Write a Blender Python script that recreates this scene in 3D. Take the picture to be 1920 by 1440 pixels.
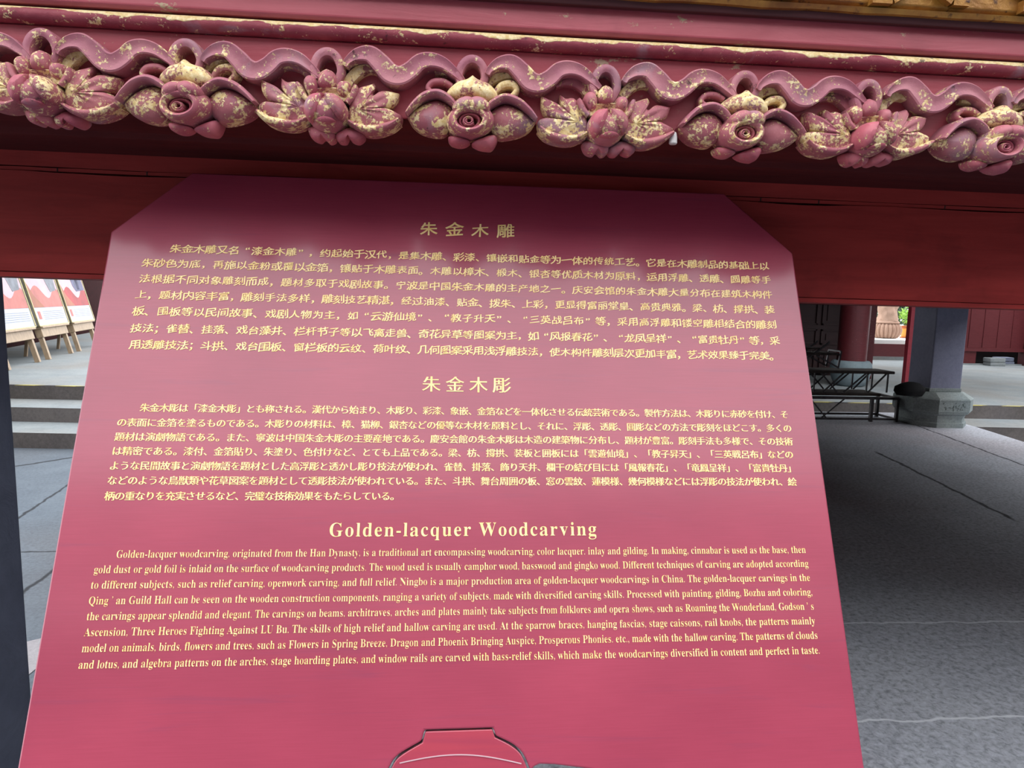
import bpy, bmesh, math, random
from mathutils import Vector, Matrix, noise as mnoise
random.seed(7)
D = bpy.data
SC = bpy.context.scene
COL = SC.collection
for o in list(D.objects): D.objects.remove(o)
R_ = math.radians

# ------------------------------------------------------------------ camera, sky, light, exposure
CAMZ = 1.24
F, PITCH, ROLL, YAW = 1260.3, -0.12291, 0.02455, 0.08424
def cam_axes():
    cy, sy = math.cos(YAW), math.sin(YAW)
    f0 = Vector((sy, cy, 0)); r0 = Vector((cy, -sy, 0)); u0 = Vector((0, 0, 1))
    fw = f0*math.cos(PITCH)+u0*math.sin(PITCH); up = -f0*math.sin(PITCH)+u0*math.cos(PITCH)
    return r0*math.cos(ROLL)+up*math.sin(ROLL), -r0*math.sin(ROLL)+up*math.cos(ROLL), fw
CR, CU, CF = cam_axes()
cd = D.cameras.new('camera'); cam = D.objects.new('camera', cd); COL.objects.link(cam)
cd.sensor_fit = 'HORIZONTAL'; cd.sensor_width = 36; cd.lens = 36*F/1920; cd.clip_start = 0.02; cd.clip_end = 200
M = Matrix((CR, CU, -CF)).transposed().to_4x4(); M.translation = (0, 0, CAMZ)
cam.matrix_world = M
SC.camera = cam
SC.view_settings.view_transform = 'Standard'; SC.view_settings.look = 'None'
SC.view_settings.gamma = 1; SC.view_settings.use_curve_mapping = False
SC.view_settings.exposure = 0.0
w = D.worlds.new('sky'); SC.world = w; w.use_nodes = True
nt = w.node_tree; nt.nodes.clear()
wo = nt.nodes.new('ShaderNodeOutputWorld'); bg = nt.nodes.new('ShaderNodeBackground')
bg.inputs[0].default_value = (0.94, 0.965, 1.0, 1); bg.inputs[1].default_value = 4.2
nt.links.new(bg.outputs[0], wo.inputs[0])

def ray(px, py): return CF+CR*((px-960)/F)-CU*((py-720)/F)
def at(px, py, Y):                                   # point of the place at depth Y
    d = ray(px, py); return d*(Y/d.y)+Vector((0, 0, CAMZ))
def ground(px, py, z=0.0):                           # point of the place at height z
    d = ray(px, py); return d*((z-CAMZ)/d.z)+Vector((0, 0, CAMZ))

# ------------------------------------------------------------------ materials
def lin(c):
    c /= 255; return c/12.92 if c <= .04045 else ((c+.055)/1.055)**2.4
ALB = .62                                            # paints and stones of the place are fairly dark under a bright sky
def rgb(r, g, b, k=ALB): return (lin(r)*k, lin(g)*k, lin(b)*k, 1)
class Mat:
    def __init__(s, name, rough=.6, spec=.5, metal=0):
        s.m = D.materials.new(name); s.m.use_nodes = True; s.nt = s.m.node_tree
        s.b = s.nt.nodes['Principled BSDF']; s.b.inputs['Roughness'].default_value = rough
        s.b.inputs['Specular IOR Level'].default_value = spec; s.b.inputs['Metallic'].default_value = metal
        g = s.nt.nodes.new('ShaderNodeNewGeometry'); s.pos = g.outputs['Position']
        s.oc = s.nt.nodes.new('ShaderNodeTexCoord').outputs['Object']
    def node(s, t, **k):
        n = s.nt.nodes.new(t)
        for a, v in k.items(): setattr(n, a, v)
        return n
    def ln(s, a, b): s.nt.links.new(a, b)
    def scaled(s, vec, sc):
        n = s.node('ShaderNodeMapping'); n.inputs['Scale'].default_value = sc; s.ln(vec, n.inputs['Vector']); return n.outputs[0]
    def noise(s, scale=5, detail=4, rough=.55, vec=None, sc=None, dist=0):
        v = vec if vec is not None else s.pos
        if sc: v = s.scaled(v, sc)
        n = s.node('ShaderNodeTexNoise'); n.inputs['Scale'].default_value = scale; n.inputs['Detail'].default_value = detail
        n.inputs['Roughness'].default_value = rough; n.inputs['Distortion'].default_value = dist
        s.ln(v, n.inputs['Vector']); return n.outputs['Fac']
    def ramp(s, fac, a, b, lo=0.0, hi=1.0):
        n = s.node('ShaderNodeMapRange'); n.inputs[1].default_value = a; n.inputs[2].default_value = b
        n.inputs[3].default_value = lo; n.inputs[4].default_value = hi; s.ln(fac, n.inputs[0]); return n.outputs[0]
    def mix(s, fac, a, b):
        n = s.node('ShaderNodeMix', data_type='RGBA')
        if hasattr(fac, 'is_linked'): s.ln(fac, n.inputs[0])
        else: n.inputs[0].default_value = fac
        for v, i in ((a, 6), (b, 7)):
            if hasattr(v, 'is_linked'): s.ln(v, n.inputs[i])
            else: n.inputs[i].default_value = v
        return n.outputs[2]
    def math(s, op, a, b=0.0, c=None):
        n = s.node('ShaderNodeMath', operation=op)
        for i, v in enumerate((a, b) if c is None else (a, b, c)):
            if hasattr(v, 'is_linked'): s.ln(v, n.inputs[i])
            else: n.inputs[i].default_value = v
        return n.outputs[0]
    def sep(s, vec):
        n = s.node('ShaderNodeSeparateXYZ'); s.ln(vec, n.inputs[0]); return n.outputs
    def color(s, c):
        if hasattr(c, 'is_linked'): s.ln(c, s.b.inputs['Base Color'])
        else: s.b.inputs['Base Color'].default_value = c
    def bump(s, h, strength=.3, dist=.002):
        n = s.node('ShaderNodeBump'); n.inputs['Strength'].default_value = strength; n.inputs['Distance'].default_value = dist
        s.ln(h, n.inputs['Height']); s.ln(n.outputs[0], s.b.inputs['Normal'])
    def coat(s, wgt, rough):
        s.b.inputs['Coat Weight'].default_value = wgt; s.b.inputs['Coat Roughness'].default_value = rough

def plain(name, c, rough=.6, var=.12, scale=8, metal=0, bump=.15, sc=None):
    m = Mat(name, rough, .4, metal); n = m.noise(scale, 5, .6, sc=sc)
    lo = tuple(x*(1-var*2) for x in c[:3])+(1,); hi = tuple(min(1, x*(1+var*2)) for x in c[:3])+(1,)
    m.color(m.mix(m.ramp(n, .3, .7), lo, hi)); m.bump(n, bump, .004)
    return m.m
def painted_wood(name, c1, c2, chip=None, rough=.45, coat=0.15, spec=.4):
    m = Mat(name, rough, spec); g = m.noise(1, 6, .65, sc=(6, 60, 60), dist=.6); b = m.noise(14, 4, .6)
    col = m.mix(m.ramp(g, .35, .7), c1, c2)
    col = m.mix(m.ramp(b, .55, .75, 0, .5), col, tuple(x*.55 for x in c1[:3])+(1,))
    if chip:
        k = m.noise(55, 6, .7, sc=(.55, 1, 1)); k2 = m.noise(9, 3, .5)
        k = m.math('MULTIPLY', m.ramp(k, .6, .64), m.ramp(k2, .5, .56)); col = m.mix(k, col, chip)
    m.color(col); m.bump(g, .35, .0015); m.coat(coat, .35); return m.m
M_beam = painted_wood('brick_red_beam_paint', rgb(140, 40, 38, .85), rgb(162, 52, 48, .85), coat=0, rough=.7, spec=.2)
M_soffit_shade = painted_wood('soffit_red_with_painted_shade', rgb(92, 28, 30), rgb(108, 36, 36), coat=0, rough=.75, spec=.15)  # shade under the frieze is put into this darker red
M_fascia = painted_wood('worn_rose_red_paint', rgb(158, 66, 76, .95), rgb(180, 86, 96, .95), chip=rgb(214, 190, 150))
M_back = painted_wood('worn_crimson_ground', rgb(150, 56, 68, .9), rgb(170, 74, 86, .9), chip=rgb(208, 180, 150))
def gilt_red(name, base, gold_amount, top_gold=None):
    m = Mat(name, .55, .4)
    n1 = m.noise(30, 5, .6); n2 = m.noise(120, 6, .7); n3 = m.noise(18, 4, .6, dist=.5); n4 = m.noise(260, 4, .7)
    col = m.mix(m.ramp(n1, .35, .65), rgb(*base, .92), rgb(base[0]-24, base[1]-26, base[2]-18, .92))
    col = m.mix(m.ramp(n3, .56, .68, 0, .75), col, rgb(150, 124, 134, .9))           # bare weathered wood
    mask = m.math('ADD', m.math('MULTIPLY', m.noise(330, 5, .7), .5), m.math('MULTIPLY', m.noise(62, 4, .6), .5))
    gold = m.mix(m.ramp(n4, .4, .65), rgb(216, 186, 124, .9), rgb(242, 224, 178, .9))
    t = .555-gold_amount
    k = m.ramp(mask, t, t+.03)
    if top_gold is not None:
        z = m.sep(m.oc)[2]; zz = m.math('ADD', z, m.ramp(m.noise(40, 4, .6, sc=(.5, 1, 1)), .3, .7, -.0035, .0035))
        k = m.math('MAXIMUM', k, m.ramp(zz, top_gold, top_gold+.0008))
    col = m.mix(k, col, gold)
    col = m.mix(m.ramp(m.noise(90, 5, .7), .63, .7, 0, .8), col, rgb(74, 38, 38)) # dark chips
    m.color(col); m.bump(m.math('ADD', n2, m.math('MULTIPLY', k, .5)), .6, .0012); return m.m
M_ribbon = gilt_red('dusty_rose_carving', (176, 112, 119), .0)
M_petal = gilt_red('rose_carving_with_gilt_flakes', (180, 108, 114), .025)
M_leaf = gilt_red('gilt_worn_carving', (172, 102, 106), .045)
M_goldy = gilt_red('cream_gilt_carving', (168, 110, 104), .11)
M_pink = gilt_red('pink_carving', (188, 104, 112), -.015)
M_bead = gilt_red('bead_with_gilt_top', (150, 66, 76), -.02, .0012)
def gold_panel_mat():
    m = Mat('aged_gold_leaf', .42, .5, .35); n = m.noise(24, 5, .6); n2 = m.noise(90, 5, .6)
    col = m.mix(m.ramp(n, .35, .65), rgb(206, 150, 66), rgb(150, 92, 40)); col = m.mix(m.ramp(n2, .58, .68), col, rgb(70, 34, 28))
    m.color(col); m.bump(n2, .6, .002); return m.m
M_goldpanel = gold_panel_mat()
M_dark = plain('dark_maroon_paint', rgb(82, 30, 34), .55)
def lacquer():
    m = Mat('crimson_lacquer', .5, .35)
    g = m.noise(1, 6, .6, vec=m.oc, sc=(5, 30, 95), dist=.8); b = m.noise(6, 3, .5, vec=m.oc, sc=(1, 1, 1.6))
    f = m.noise(1, 3, .5, vec=m.oc, sc=(25, 50, 900))
    col = m.mix(m.ramp(b, .3, .7), (.26, .026, .058, 1), (.32, .036, .072, 1))
    col = m.mix(m.ramp(g, .58, .75, 0, .45), col, (.17, .03, .075, 1))
    col = m.mix(m.ramp(f, .35, .65, 0, .16), col, (.17, .012, .03, 1))
    m.color(col); m.bump(f, .05, .0004); m.coat(1.0, .17); m.b.inputs['Coat IOR'].default_value = 1.44; return m.m
M_lac = lacquer()
def lacquer2():
    m = Mat('crimson_lacquer_tongue', .5, .35); g = m.noise(1, 5, .6, vec=m.oc, sc=(5, 30, 95), dist=.8)
    m.color(m.mix(m.ramp(g, .35, .65), (.34, .032, .055, 1), (.28, .026, .055, 1))); m.coat(1, .2); return m.m
M_lac2 = lacquer2()
def goldtext():
    m = Mat('gold_lettering', .45, .5, .0); n = m.noise(120, 4, .6)
    m.color(m.mix(m.ramp(n, .35, .65), (.86, .60, .21, 1), (.92, .72, .34, 1))); return m.m
M_text = goldtext()
def stone(name, c1, c2, c3, fine=90, joints=(), jcol=None, jw=.006, rough=.85, speck=.5, brick=None):
    m = Mat(name, rough, .25); n = m.noise(2.2, 6, .6); f = m.noise(fine, 5, .7, dist=.4); s3 = m.noise(.7, 3, .5)
    col = m.mix(m.ramp(n, .3, .7), c1, c2); col = m.mix(m.ramp(s3, .45, .7, 0, .6), col, c3)
    col = m.mix(m.ramp(f, .5, .72, 0, speck), col, tuple(x*.42 for x in c1[:3])+(1,))
    col = m.mix(m.ramp(f, .5, .28, 0, speck*.6), col, tuple(min(1, x*1.5) for x in c2[:3])+(1,))
    px, py, pz = m.sep(m.pos); wob = m.ramp(m.noise(7, 4, .6), .3, .7, -.012, .012)
    for (x0, y0, x1, y1, jc, jwid) in joints:                            # painted joint between two slabs: line through two ground points
        L = math.hypot(x1-x0, y1-y0); nx, ny = -(y1-y0)/L, (x1-x0)/L; c = nx*x0+ny*y0
        d = m.math('ADD', m.math('MULTIPLY', px, nx), m.math('ADD', m.math('MULTIPLY', py, ny), -c))
        d = m.math('ABSOLUTE', m.math('ADD', d, wob))
        tpar = m.math('ADD', m.math('MULTIPLY', px, (x1-x0)/L), m.math('ADD', m.math('MULTIPLY', py, (y1-y0)/L), -((x1-x0)*(x0+x1)/2+(y1-y0)*(y0+y1)/2)/L))
        lim = m.ramp(m.math('ABSOLUTE', tpar), L*.9, L*1.0, 1, 0)
        col = m.mix(m.math('MULTIPLY', lim, m.ramp(d, jwid, jwid*.4, 0, .85)), col, jc)
    m.color(col); m.bump(f, .5, .004); return m.m
PJ = rgb(214, 216, 220, 1.25); DJ = rgb(30, 30, 34)
M_floor = stone('chiselled_grey_slabs', rgb(172, 175, 184, 1), rgb(192, 195, 202, 1), rgb(166, 150, 152, 1), 48,
    [(-2.5, 2.443, 4.5, 2.40, PJ, .007), (-2.5, 1.82, 4.5, 1.79, PJ, .008), (3.62, 5.07, 3.45, 4.1, DJ, .02), (4.92, 6.35, 4.70, 5.2, DJ, .018)], speck=.9)
M_court = stone('blue_grey_court_paving', rgb(104, 113, 124), rgb(124, 134, 144), rgb(112, 112, 116), 40,
    [(-3.38, 5.43, -3.51, 6.25, DJ, .018), (-2.51, 4.0, -2.53, 4.5, DJ, .02), (-3.1, 4.62, -2.6, 4.63, DJ, .014), (-4.3, 7.05, -4.0, 7.4, DJ, .03), (-2.1, 3.2, -2.06, 3.5, DJ, .012)], speck=.4)
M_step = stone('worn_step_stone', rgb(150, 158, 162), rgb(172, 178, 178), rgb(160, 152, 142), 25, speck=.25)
M_riser = stone('darker_step_riser', rgb(112, 106, 106), rgb(128, 120, 116), rgb(72, 66, 60), 30, speck=.4)  # riser faces darker than the treads
M_pillar = stone('slate_blue_stone', rgb(132, 134, 156, 1), rgb(146, 148, 168, 1), rgb(112, 108, 120, 1), 30, speck=.2)
M_colstone = stone('dark_slate_stone', rgb(104, 110, 128, 1), rgb(124, 130, 148, 1), rgb(88, 92, 108, 1), 18, speck=.25)
M_plinth = stone('grey_green_stone', rgb(132, 144, 146, .95), rgb(154, 164, 162, .95), rgb(140, 134, 124, .95), 60, speck=.5)
M_drum = stone('blue_grey_drum_stone', rgb(132, 150, 160), rgb(150, 166, 172), rgb(110, 122, 132), 20, speck=.25)
M_pale = stone('pale_paving', rgb(176, 170, 174), rgb(190, 184, 186), rgb(170, 166, 170), 50, speck=.3)
M_marble = stone('white_marble', rgb(232, 230, 226, 1), rgb(240, 238, 234, 1), rgb(224, 220, 214, 1), 30, speck=.1)
M_tan = stone('pinkish_carved_stone', rgb(206, 168, 146, .66), rgb(220, 186, 164, .66), rgb(190, 150, 128, .66), 40, speck=.3)
M_redwall = painted_wood('dark_red_wall_paint', rgb(112, 44, 50), rgb(126, 54, 58))
M_redcol = painted_wood('dark_red_column_paint', rgb(104, 36, 44), rgb(118, 46, 52), chip=rgb(150, 110, 110))
M_post = painted_wood('bright_red_post_paint', rgb(150, 44, 58), rgb(164, 54, 66))
M_door = painted_wood('brown_door_wood', rgb(62, 32, 34), rgb(76, 42, 42))
M_darkwall = plain('matt_dark_maroon_wall', rgb(50, 20, 22), .95); M_darkwall.node_tree.nodes['Principled BSDF'].inputs['Specular IOR Level'].default_value = .05  # one even dark maroon, very matt
M_steel = plain('dull_steel_tube', rgb(78, 74, 76), .5, .2, 12, .6)
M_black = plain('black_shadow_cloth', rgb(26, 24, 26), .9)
M_plank = plain('weathered_plank', rgb(70, 58, 52), .8, .2, 20)
M_under = plain('dark_under_stage_boards', rgb(58, 34, 32), .85, .2, 4, sc=(1, 12, 1))
M_tile = plain('grey_roof_tile', rgb(96, 98, 104), .8, .15, 6)
M_plaster = plain('dim_hall_front', rgb(84, 56, 52), .8, .1, 2)
M_easel = plain('light_beech_wood', rgb(186, 160, 130), .6, .12, 25, sc=(1, 1, .2))
M_frame = plain('pale_gilt_frame', rgb(206, 188, 130), .5)
M_plastic = plain('white_plastic', rgb(232, 226, 224), .4, .03)
M_terra = plain('orange_glazed_pot', rgb(226, 156, 70, 1), .4, .06)
M_rim = plain('brown_pot_rim', rgb(176, 96, 52, 1), .5, .06)
M_green = plain('fresh_green_leaf', rgb(150, 196, 84, 1), .6, .2, 30)
M_dgreen = plain('deep_green_leaf', rgb(84, 112, 84), .6, .2, 30)
M_yellow = plain('yellow_tape', rgb(222, 204, 92), .5, .06)
M_tapeblack = plain('black_tape', rgb(40, 38, 38), .5, .06)
M_paper = plain('white_print', rgb(206, 212, 228), .6, .03)
M_greyprint = plain('grey_print', rgb(150, 156, 172), .6, .05)
M_coral = plain('coral_print', rgb(204, 110, 100), .6, .12, 3)
M_redprint = plain('deep_red_print', rgb(178, 40, 44), .6, .15, 3)
M_orangeprint = plain('orange_brown_print', rgb(176, 100, 66), .6, .12, 3)
M_pinkprint = plain('pale_pink_print', rgb(222, 184, 192), .6, .06, 3)
M_slateprint = plain('slate_print', rgb(122, 126, 136), .6, .2, 6)
M_whiteprint = plain('pale_blue_print', rgb(196, 206, 226), .6, .1, 6)
M_navyprint = plain('navy_print', rgb(84, 84, 120), .6, .25, 6)
M_blackprint = plain('black_print', rgb(30, 26, 40), .6)

# ------------------------------------------------------------------ mesh helpers
class MB:
    def __init__(s): s.v = []; s.f = []; s.mi = []
    def add(s, vs, fs, mi=0):
        k = len(s.v); s.v += [tuple(v) for v in vs]; s.f += [[i+k for i in f] for f in fs]; s.mi += [mi]*len(fs)
    def box(s, a, b, mi=0):
        x0, y0, z0 = a; x1, y1, z1 = b
        s.add([(x0, y0, z0), (x1, y0, z0), (x1, y1, z0), (x0, y1, z0), (x0, y0, z1), (x1, y0, z1), (x1, y1, z1), (x0, y1, z1)],
              [(0, 3, 2, 1), (4, 5, 6, 7), (0, 1, 5, 4), (1, 2, 6, 5), (2, 3, 7, 6), (3, 0, 4, 7)], mi)
    def bar(s, a, b, wx, wy=None, up=(0, 0, 1), mi=0):
        a, b = Vector(a), Vector(b); wy = wy or wx; d = (b-a).normalized(); u = Vector(up)
        if abs(d.dot(u)) > .95: u = Vector((0, 1, 0))
        p = d.cross(u).normalized()*wx/2; q = p.cross(d).normalized()*wy/2
        vs = [a-p-q, a+p-q, a+p+q, a-p+q, b-p-q, b+p-q, b+p+q, b-p+q]
        s.add(vs, [(0, 3, 2, 1), (4, 5, 6, 7), (0, 1, 5, 4), (1, 2, 6, 5), (2, 3, 7, 6), (3, 0, 4, 7)], mi)
    def prism(s, pts, d, mi=0):                       # closed polygon of 3D points pushed along d
        n = len(pts); d = Vector(d); vs = [Vector(p) for p in pts]; vs += [v+d for v in vs]
        s.add(vs, [list(range(n))[::-1], [n+i for i in range(n)]]+[(i, (i+1) % n, n+(i+1) % n, n+i) for i in range(n)], mi)
    def lathe(s, prof, c=(0, 0, 0), n=32, lobes=0, amp=0, mi=0):
        k = []; c = Vector(c)
        for r, z in prof:
            for i in range(n):
                a = 2*math.pi*i/n; rr = r*(1+amp*abs(math.sin(lobes*a/2))-amp/2) if lobes else r
                k.append((c.x+rr*math.cos(a), c.y+rr*math.sin(a), c.z+z))
        m = len(prof)
        fs = [(j*n+i, j*n+(i+1) % n, (j+1)*n+(i+1) % n, (j+1)*n+i) for j in range(m-1) for i in range(n)]
        fs += [list(range(n))[::-1], [(m-1)*n+i for i in range(n)]]
        s.add(k, fs, mi)
    def build(s, name, mats, parent=None, smooth=False, angle=40, bevel=0):
        me = D.meshes.new(name); me.from_pydata(s.v, [], s.f); me.update()
        for m in (mats if isinstance(mats, (list, tuple)) else [mats]): me.materials.append(m)
        for p, i in zip(me.polygons, s.mi): p.material_index = i; p.use_smooth = smooth
        bm = bmesh.new(); bm.from_mesh(me); bmesh.ops.recalc_face_normals(bm, faces=bm.faces); bm.to_mesh(me); bm.free()
        if smooth: me.set_sharp_from_angle(angle=R_(angle))
        o = D.objects.new(name, me); COL.objects.link(o)
        if parent: o.parent = parent
        if bevel:
            b = o.modifiers.new('bevel', 'BEVEL'); b.width = bevel; b.segments = 2; b.limit_method = 'ANGLE'; b.angle_limit = R_(40)
        return o
def tag(o, label=None, cat=None, group=None, kind=None):
    if label: o['label'] = label
    if cat: o['category'] = cat
    if group: o['group'] = group
    if kind: o['kind'] = kind
    return o
def thing(name, label, cat, loc=(0, 0, 0), mat=None, group=None):
    o = D.objects.new(name, None); COL.objects.link(o); o.empty_display_size = .05
    if mat is not None: o.matrix_world = mat
    else: o.location = loc
    return tag(o, label, cat, group)
def struct(o): o['kind'] = 'structure'; return o
def copy_tree(o, parent=None):
    c = o.copy(); COL.objects.link(c)
    if parent: c.parent = parent
    for ch in o.children: copy_tree(ch, c)
    return c

# ------------------------------------------------------------------ the setting
# slab floor under the stage, ending in a skewed edge on the right
m = MB(); m.prism([(-.95, 1.2, -.525), (4.95, 1.2, -.525), (5.30, 4.8, -.525), (5.66, 6.77, -.525), (5.72, 7.7, -.525), (-.95, 7.7, -.525)], (0, 0, .525))
struct(m.build('floor', M_floor))
m = MB(); m.box((-14, -9, -.77), (-.95, 10, -.525)); m.box((4.3, -9, -.77), (24, 10, -.525)); m.box((-.95, -9, -.77), (4.3, 1.2, -.525)); m.box((-.95, -9, -.525), (4.9, 1.2, -.002))
struct(m.build('courtyard_floor', M_court))
tagp = MB(); tagp.prism([(-2.55, 2.6, -.525), (-1.95, 2.6, -.525), (-1.93, 3.5, -.525), (-2.06, 3.43, -.525), (-2.6, 3.1, -.525)], (0, 0, .004))
struct(tagp.build('paving_slab', M_pale))
# hall platform and its steps behind the stage (runs nearly across, slightly skewed)
A = Vector((-5.65, 9.12, 0)); B = Vector((7.32, 8.33, 0)); sx = (B-A).normalized(); sy = Vector((-sx.y, sx.x, 0))
def stepbox(y0, y1, z0, z1, name, mats, x0=-9.5, x1=20):
    m = MB(); p = [A+sx*x0+sy*y0, A+sx*x1+sy*y0, A+sx*x1+sy*y1, A+sx*x0+sy*y1]
    m.prism([Vector((q.x, q.y, z0)) for q in p], (0, 0, z1-z0))
    o = m.build(name, mats)
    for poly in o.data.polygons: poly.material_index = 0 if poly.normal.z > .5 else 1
    return struct(o)
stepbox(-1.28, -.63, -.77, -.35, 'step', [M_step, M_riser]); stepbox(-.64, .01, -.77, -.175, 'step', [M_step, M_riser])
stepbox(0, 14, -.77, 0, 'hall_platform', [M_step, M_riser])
# yellow and black warning tape along the platform edge
tp = MB(); q = 0.0
while q < 17:
    for k, (wd, mi) in enumerate(((.26, 0), (.26, 1))):
        a = A+sx*(q-1.6)+sy*.002; b = A+sx*(q-1.6+wd)+sy*.002
        tp.prism([a+Vector((0, 0, .001)), b+Vector((0, 0, .001)), b+sx*.12+sy*.05+Vector((0, 0, .001)), a+sx*.12+sy*.05+Vector((0, 0, .001))], (0, 0, .003), mi); q += wd
tag(tp.build('warning_tape', [M_yellow, M_tapeblack]), 'yellow and black striped warning tape along the stone platform edge', 'tape')
# stage deck seen from below
m = MB(); m.box((-1.6, .84, 1.31), (5.75, 7.5, 1.45))
struct(m.build('ceiling', M_under))
for k in range(5):
    m = MB(); m.box((-1.5, 1.9+k*1.2, 1.24+.04), (5.7, 2.04+k*1.2, 1.299)); struct(m.build('deck_joist', M_under))
# halls round the court that shut out the low sky
def hall(name, p0, p1, p2, p3, h, mats):
    m = MB(); pts = [p0, p1, p2, p3]; m.prism([Vector((x, y, -.77)) for x, y in pts], (0, 0, h+.77)); return struct(m.build(name, mats))
hall('wall_back', (-16, -9), (26, -9), (26, -9.4), (-16, -9.4), 4.6, M_plaster)
m = MB(); m.prism([(-16, -8.0, 4.4), (-16, -8.0, 4.6), (-16, -12, 8.8), (-16, -12, 8.6)], (42, 0, 0)); struct(m.build('roof', M_tile))
hall('wall_side', (17, -9), (17.4, -9), (17.4, 14), (17, 14), 6.0, M_plaster)
# added partitions, hidden behind the sign, that keep light out under the stage
m = MB(); m.box((-.78, 2.3, 0), (-.70, 7.45, 1.305)); struct(m.build('light_block_left', M_under))
m = MB(); m.box((-.70, 7.38, 0), (3.0, 7.45, 1.305)); struct(m.build('light_block_back', M_under))
dl = Vector((-.235, .972, 0)); nl = Vector((.972, .235, 0))          # the side corridor on the left runs back along dl
W0 = Vector((-8.6, 11.6, 0))
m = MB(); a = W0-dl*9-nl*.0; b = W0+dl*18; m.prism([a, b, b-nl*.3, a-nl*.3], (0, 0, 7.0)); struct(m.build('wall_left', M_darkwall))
m = MB(); m.prism([W0-dl*9+nl*1.7+Vector((0, 0, 3.1)), W0+dl*9+nl*1.7+Vector((0, 0, 3.1)), W0+dl*9-nl*.6+Vector((0, 0, 4.6)), W0-dl*9-nl*.6+Vector((0, 0, 4.6))], (0, 0, .15)); struct(m.build('roof', M_tile))
# the hall front behind the stage, right half: red low wall, ledge, red board wall
def red_low_wall():
    m = MB(); m.box((9.6, 16, .0), (12.05, 16.25, .40)); struct(m.build('wall_garden', M_redwall))
    m = MB(); m.box((9.6, 15.97, .0), (12.05, 16.0, .085)); struct(m.build('baseboard_garden', M_step))
    m = MB(); m.box((9.6, 16.03, .40), (12.1, 19.5, .50)); struct(m.build('garden_ledge', M_marble))
    m = MB(); m.box((6, 23, -.2), (22, 23.3, 3.0)); struct(m.build('wall_far', M_marble))
    m = MB(); m.box((7, 19.5, -.4), (20, 23, -.1)); struct(m.build('garden_ground', M_marble))
red_low_wall()
m = MB(); m.box((12.0, 15.0, .32), (13.5, 15.12, 2.6))
for k in range(4): m.box((12.08+k*.36, 14.985, .42), (12.10+k*.36, 15.0, 2.5))
m.box((12.0, 14.97, .32), (13.5, 15.0, .40))
struct(m.build('wall_right', M_redwall))
m = MB(); m.box((13.5, 14.6, 0.0), (16, 15.12, 2.6)); struct(m.build('wall_corner', M_dark))
m = MB(); m.box((11.95, 15.02, 0), (12.34, 15.2, .32)); struct(m.build('trim_1', M_redwall))
m = MB(); m.box((11.95, 15.4, 0), (16, 15.5, .34)); struct(m.build('gap_shade_sheet', M_black))  # black sheet stands for the shade in the gap under the board wall
m = MB(); m.box((11.9, 14.98, 0), (13.6, 15.02, .03)); struct(m.build('trim_2', M_step))
# dark panelled doors to the left of the round column
m = MB(); m.box((4.6, 12.0, 0), (7.42, 12.1, 3.0)); struct(m.build('wall_hall', M_door))
m = MB(); m.box((4.55, 8.95, 0), (4.62, 12.0, 2.6)); struct(m.build('hall_light_block', M_darkwall))  # added wall that blocks light reaching the round column from the left
dr = MB(); x0, x1 = 5.4, 7.25
dr.box((x0, 11.93, .06), (x1, 12.0, 2.6)); dd = dr.build('door_1', M_door); struct(dd)
for (xa, xb) in ((6.1, 6.62), (6.7, 7.2)):
    for za, zb in ((.12, .50), (.58, .86), (.94, 1.9)):
        m = MB()
        m.box((xa, 11.90, za), (xb, 11.93, za+.03)); m.box((xa, 11.90, zb-.03), (xb, 11.93, zb)); m.box((xa, 11.90, za), (xa+.03, 11.93, zb)); m.box((xb-.03, 11.90, za), (xb, 11.93, zb))
        m.box((xa+.1, 11.91, za+.08), (xb-.1, 11.93, zb-.08)); m.build('door_panel', M_door, dd)
m = MB(); m.box((7.37, 11.5, .0), (7.48, 11.9, 3.0)); struct(m.build('trim_3', M_redcol))
m = MB(); m.box((0.5, 8.6, 2.6), (11.2, 15.5, 2.75)); m.box((.5, 7.4, 2.0), (5.0, 8.7, 2.15)); struct(m.build('hall_ceiling_and_block', M_under))  # second box is an unseen eave added to close off the sky

# ------------------------------------------------------------------ stage front: beam frame of reference
BY, BRL = R_(-1.2), R_(-.4)
EX = Vector((math.cos(BY)*math.cos(BRL), math.sin(BY)*math.cos(BRL), math.sin(BRL))); EN = Vector((-math.sin(BY), math.cos(BY), 0)); EZ = EX.cross(EN)
BM = Matrix((EX, EN, EZ)).transposed().to_4x4(); BM.translation = (0, 0, CAMZ)
def frame_at(x, y, z):
    T = BM.copy(); T.translation = Vector((0, 0, CAMZ))+EX*x+EN*y+EZ*z; return T
X0, X1 = -1.5, 5.6
def run(prof, x0=X0, x1=X1, base=(0, 0, 0)):        # profile (y, z) run along the beam
    m = MB(); m.prism([(x0-base[0], y-base[1], z-base[2]) for y, z in prof], (x1-x0, 0, 0)); return m
FB = (0, .645, .19)
frieze = thing('carved_frieze', 'carved red and gold flower frieze along the stage edge above the sign', 'frieze', mat=frame_at(*FB))
run([(.645, .2262), (.645, .163), (.785, .163), (.785, .2262)], base=FB).build('backing_board', M_back, frieze, bevel=.001)
run([(.648, .163), (.655, .1590), (.668, .157), (.70, .1515), (.703, .1455), (.785, .1455), (.785, .163)], base=FB).build('shaded_soffit', M_soffit_shade, frieze, bevel=.001)  # underside split off so its colour can carry the shade
run([(.655, .2405), (.655, .2262), (.785, .2262), (.785, .2405)], base=FB).build('groove_strip', M_dark, frieze)
pr = [(.655, .2385)]+[(.641-.0075*math.sin(R_(t)), .2328+.0062*math.cos(R_(t))) for t in range(0, 181, 15)]+[(.655, .2268)]
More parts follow.
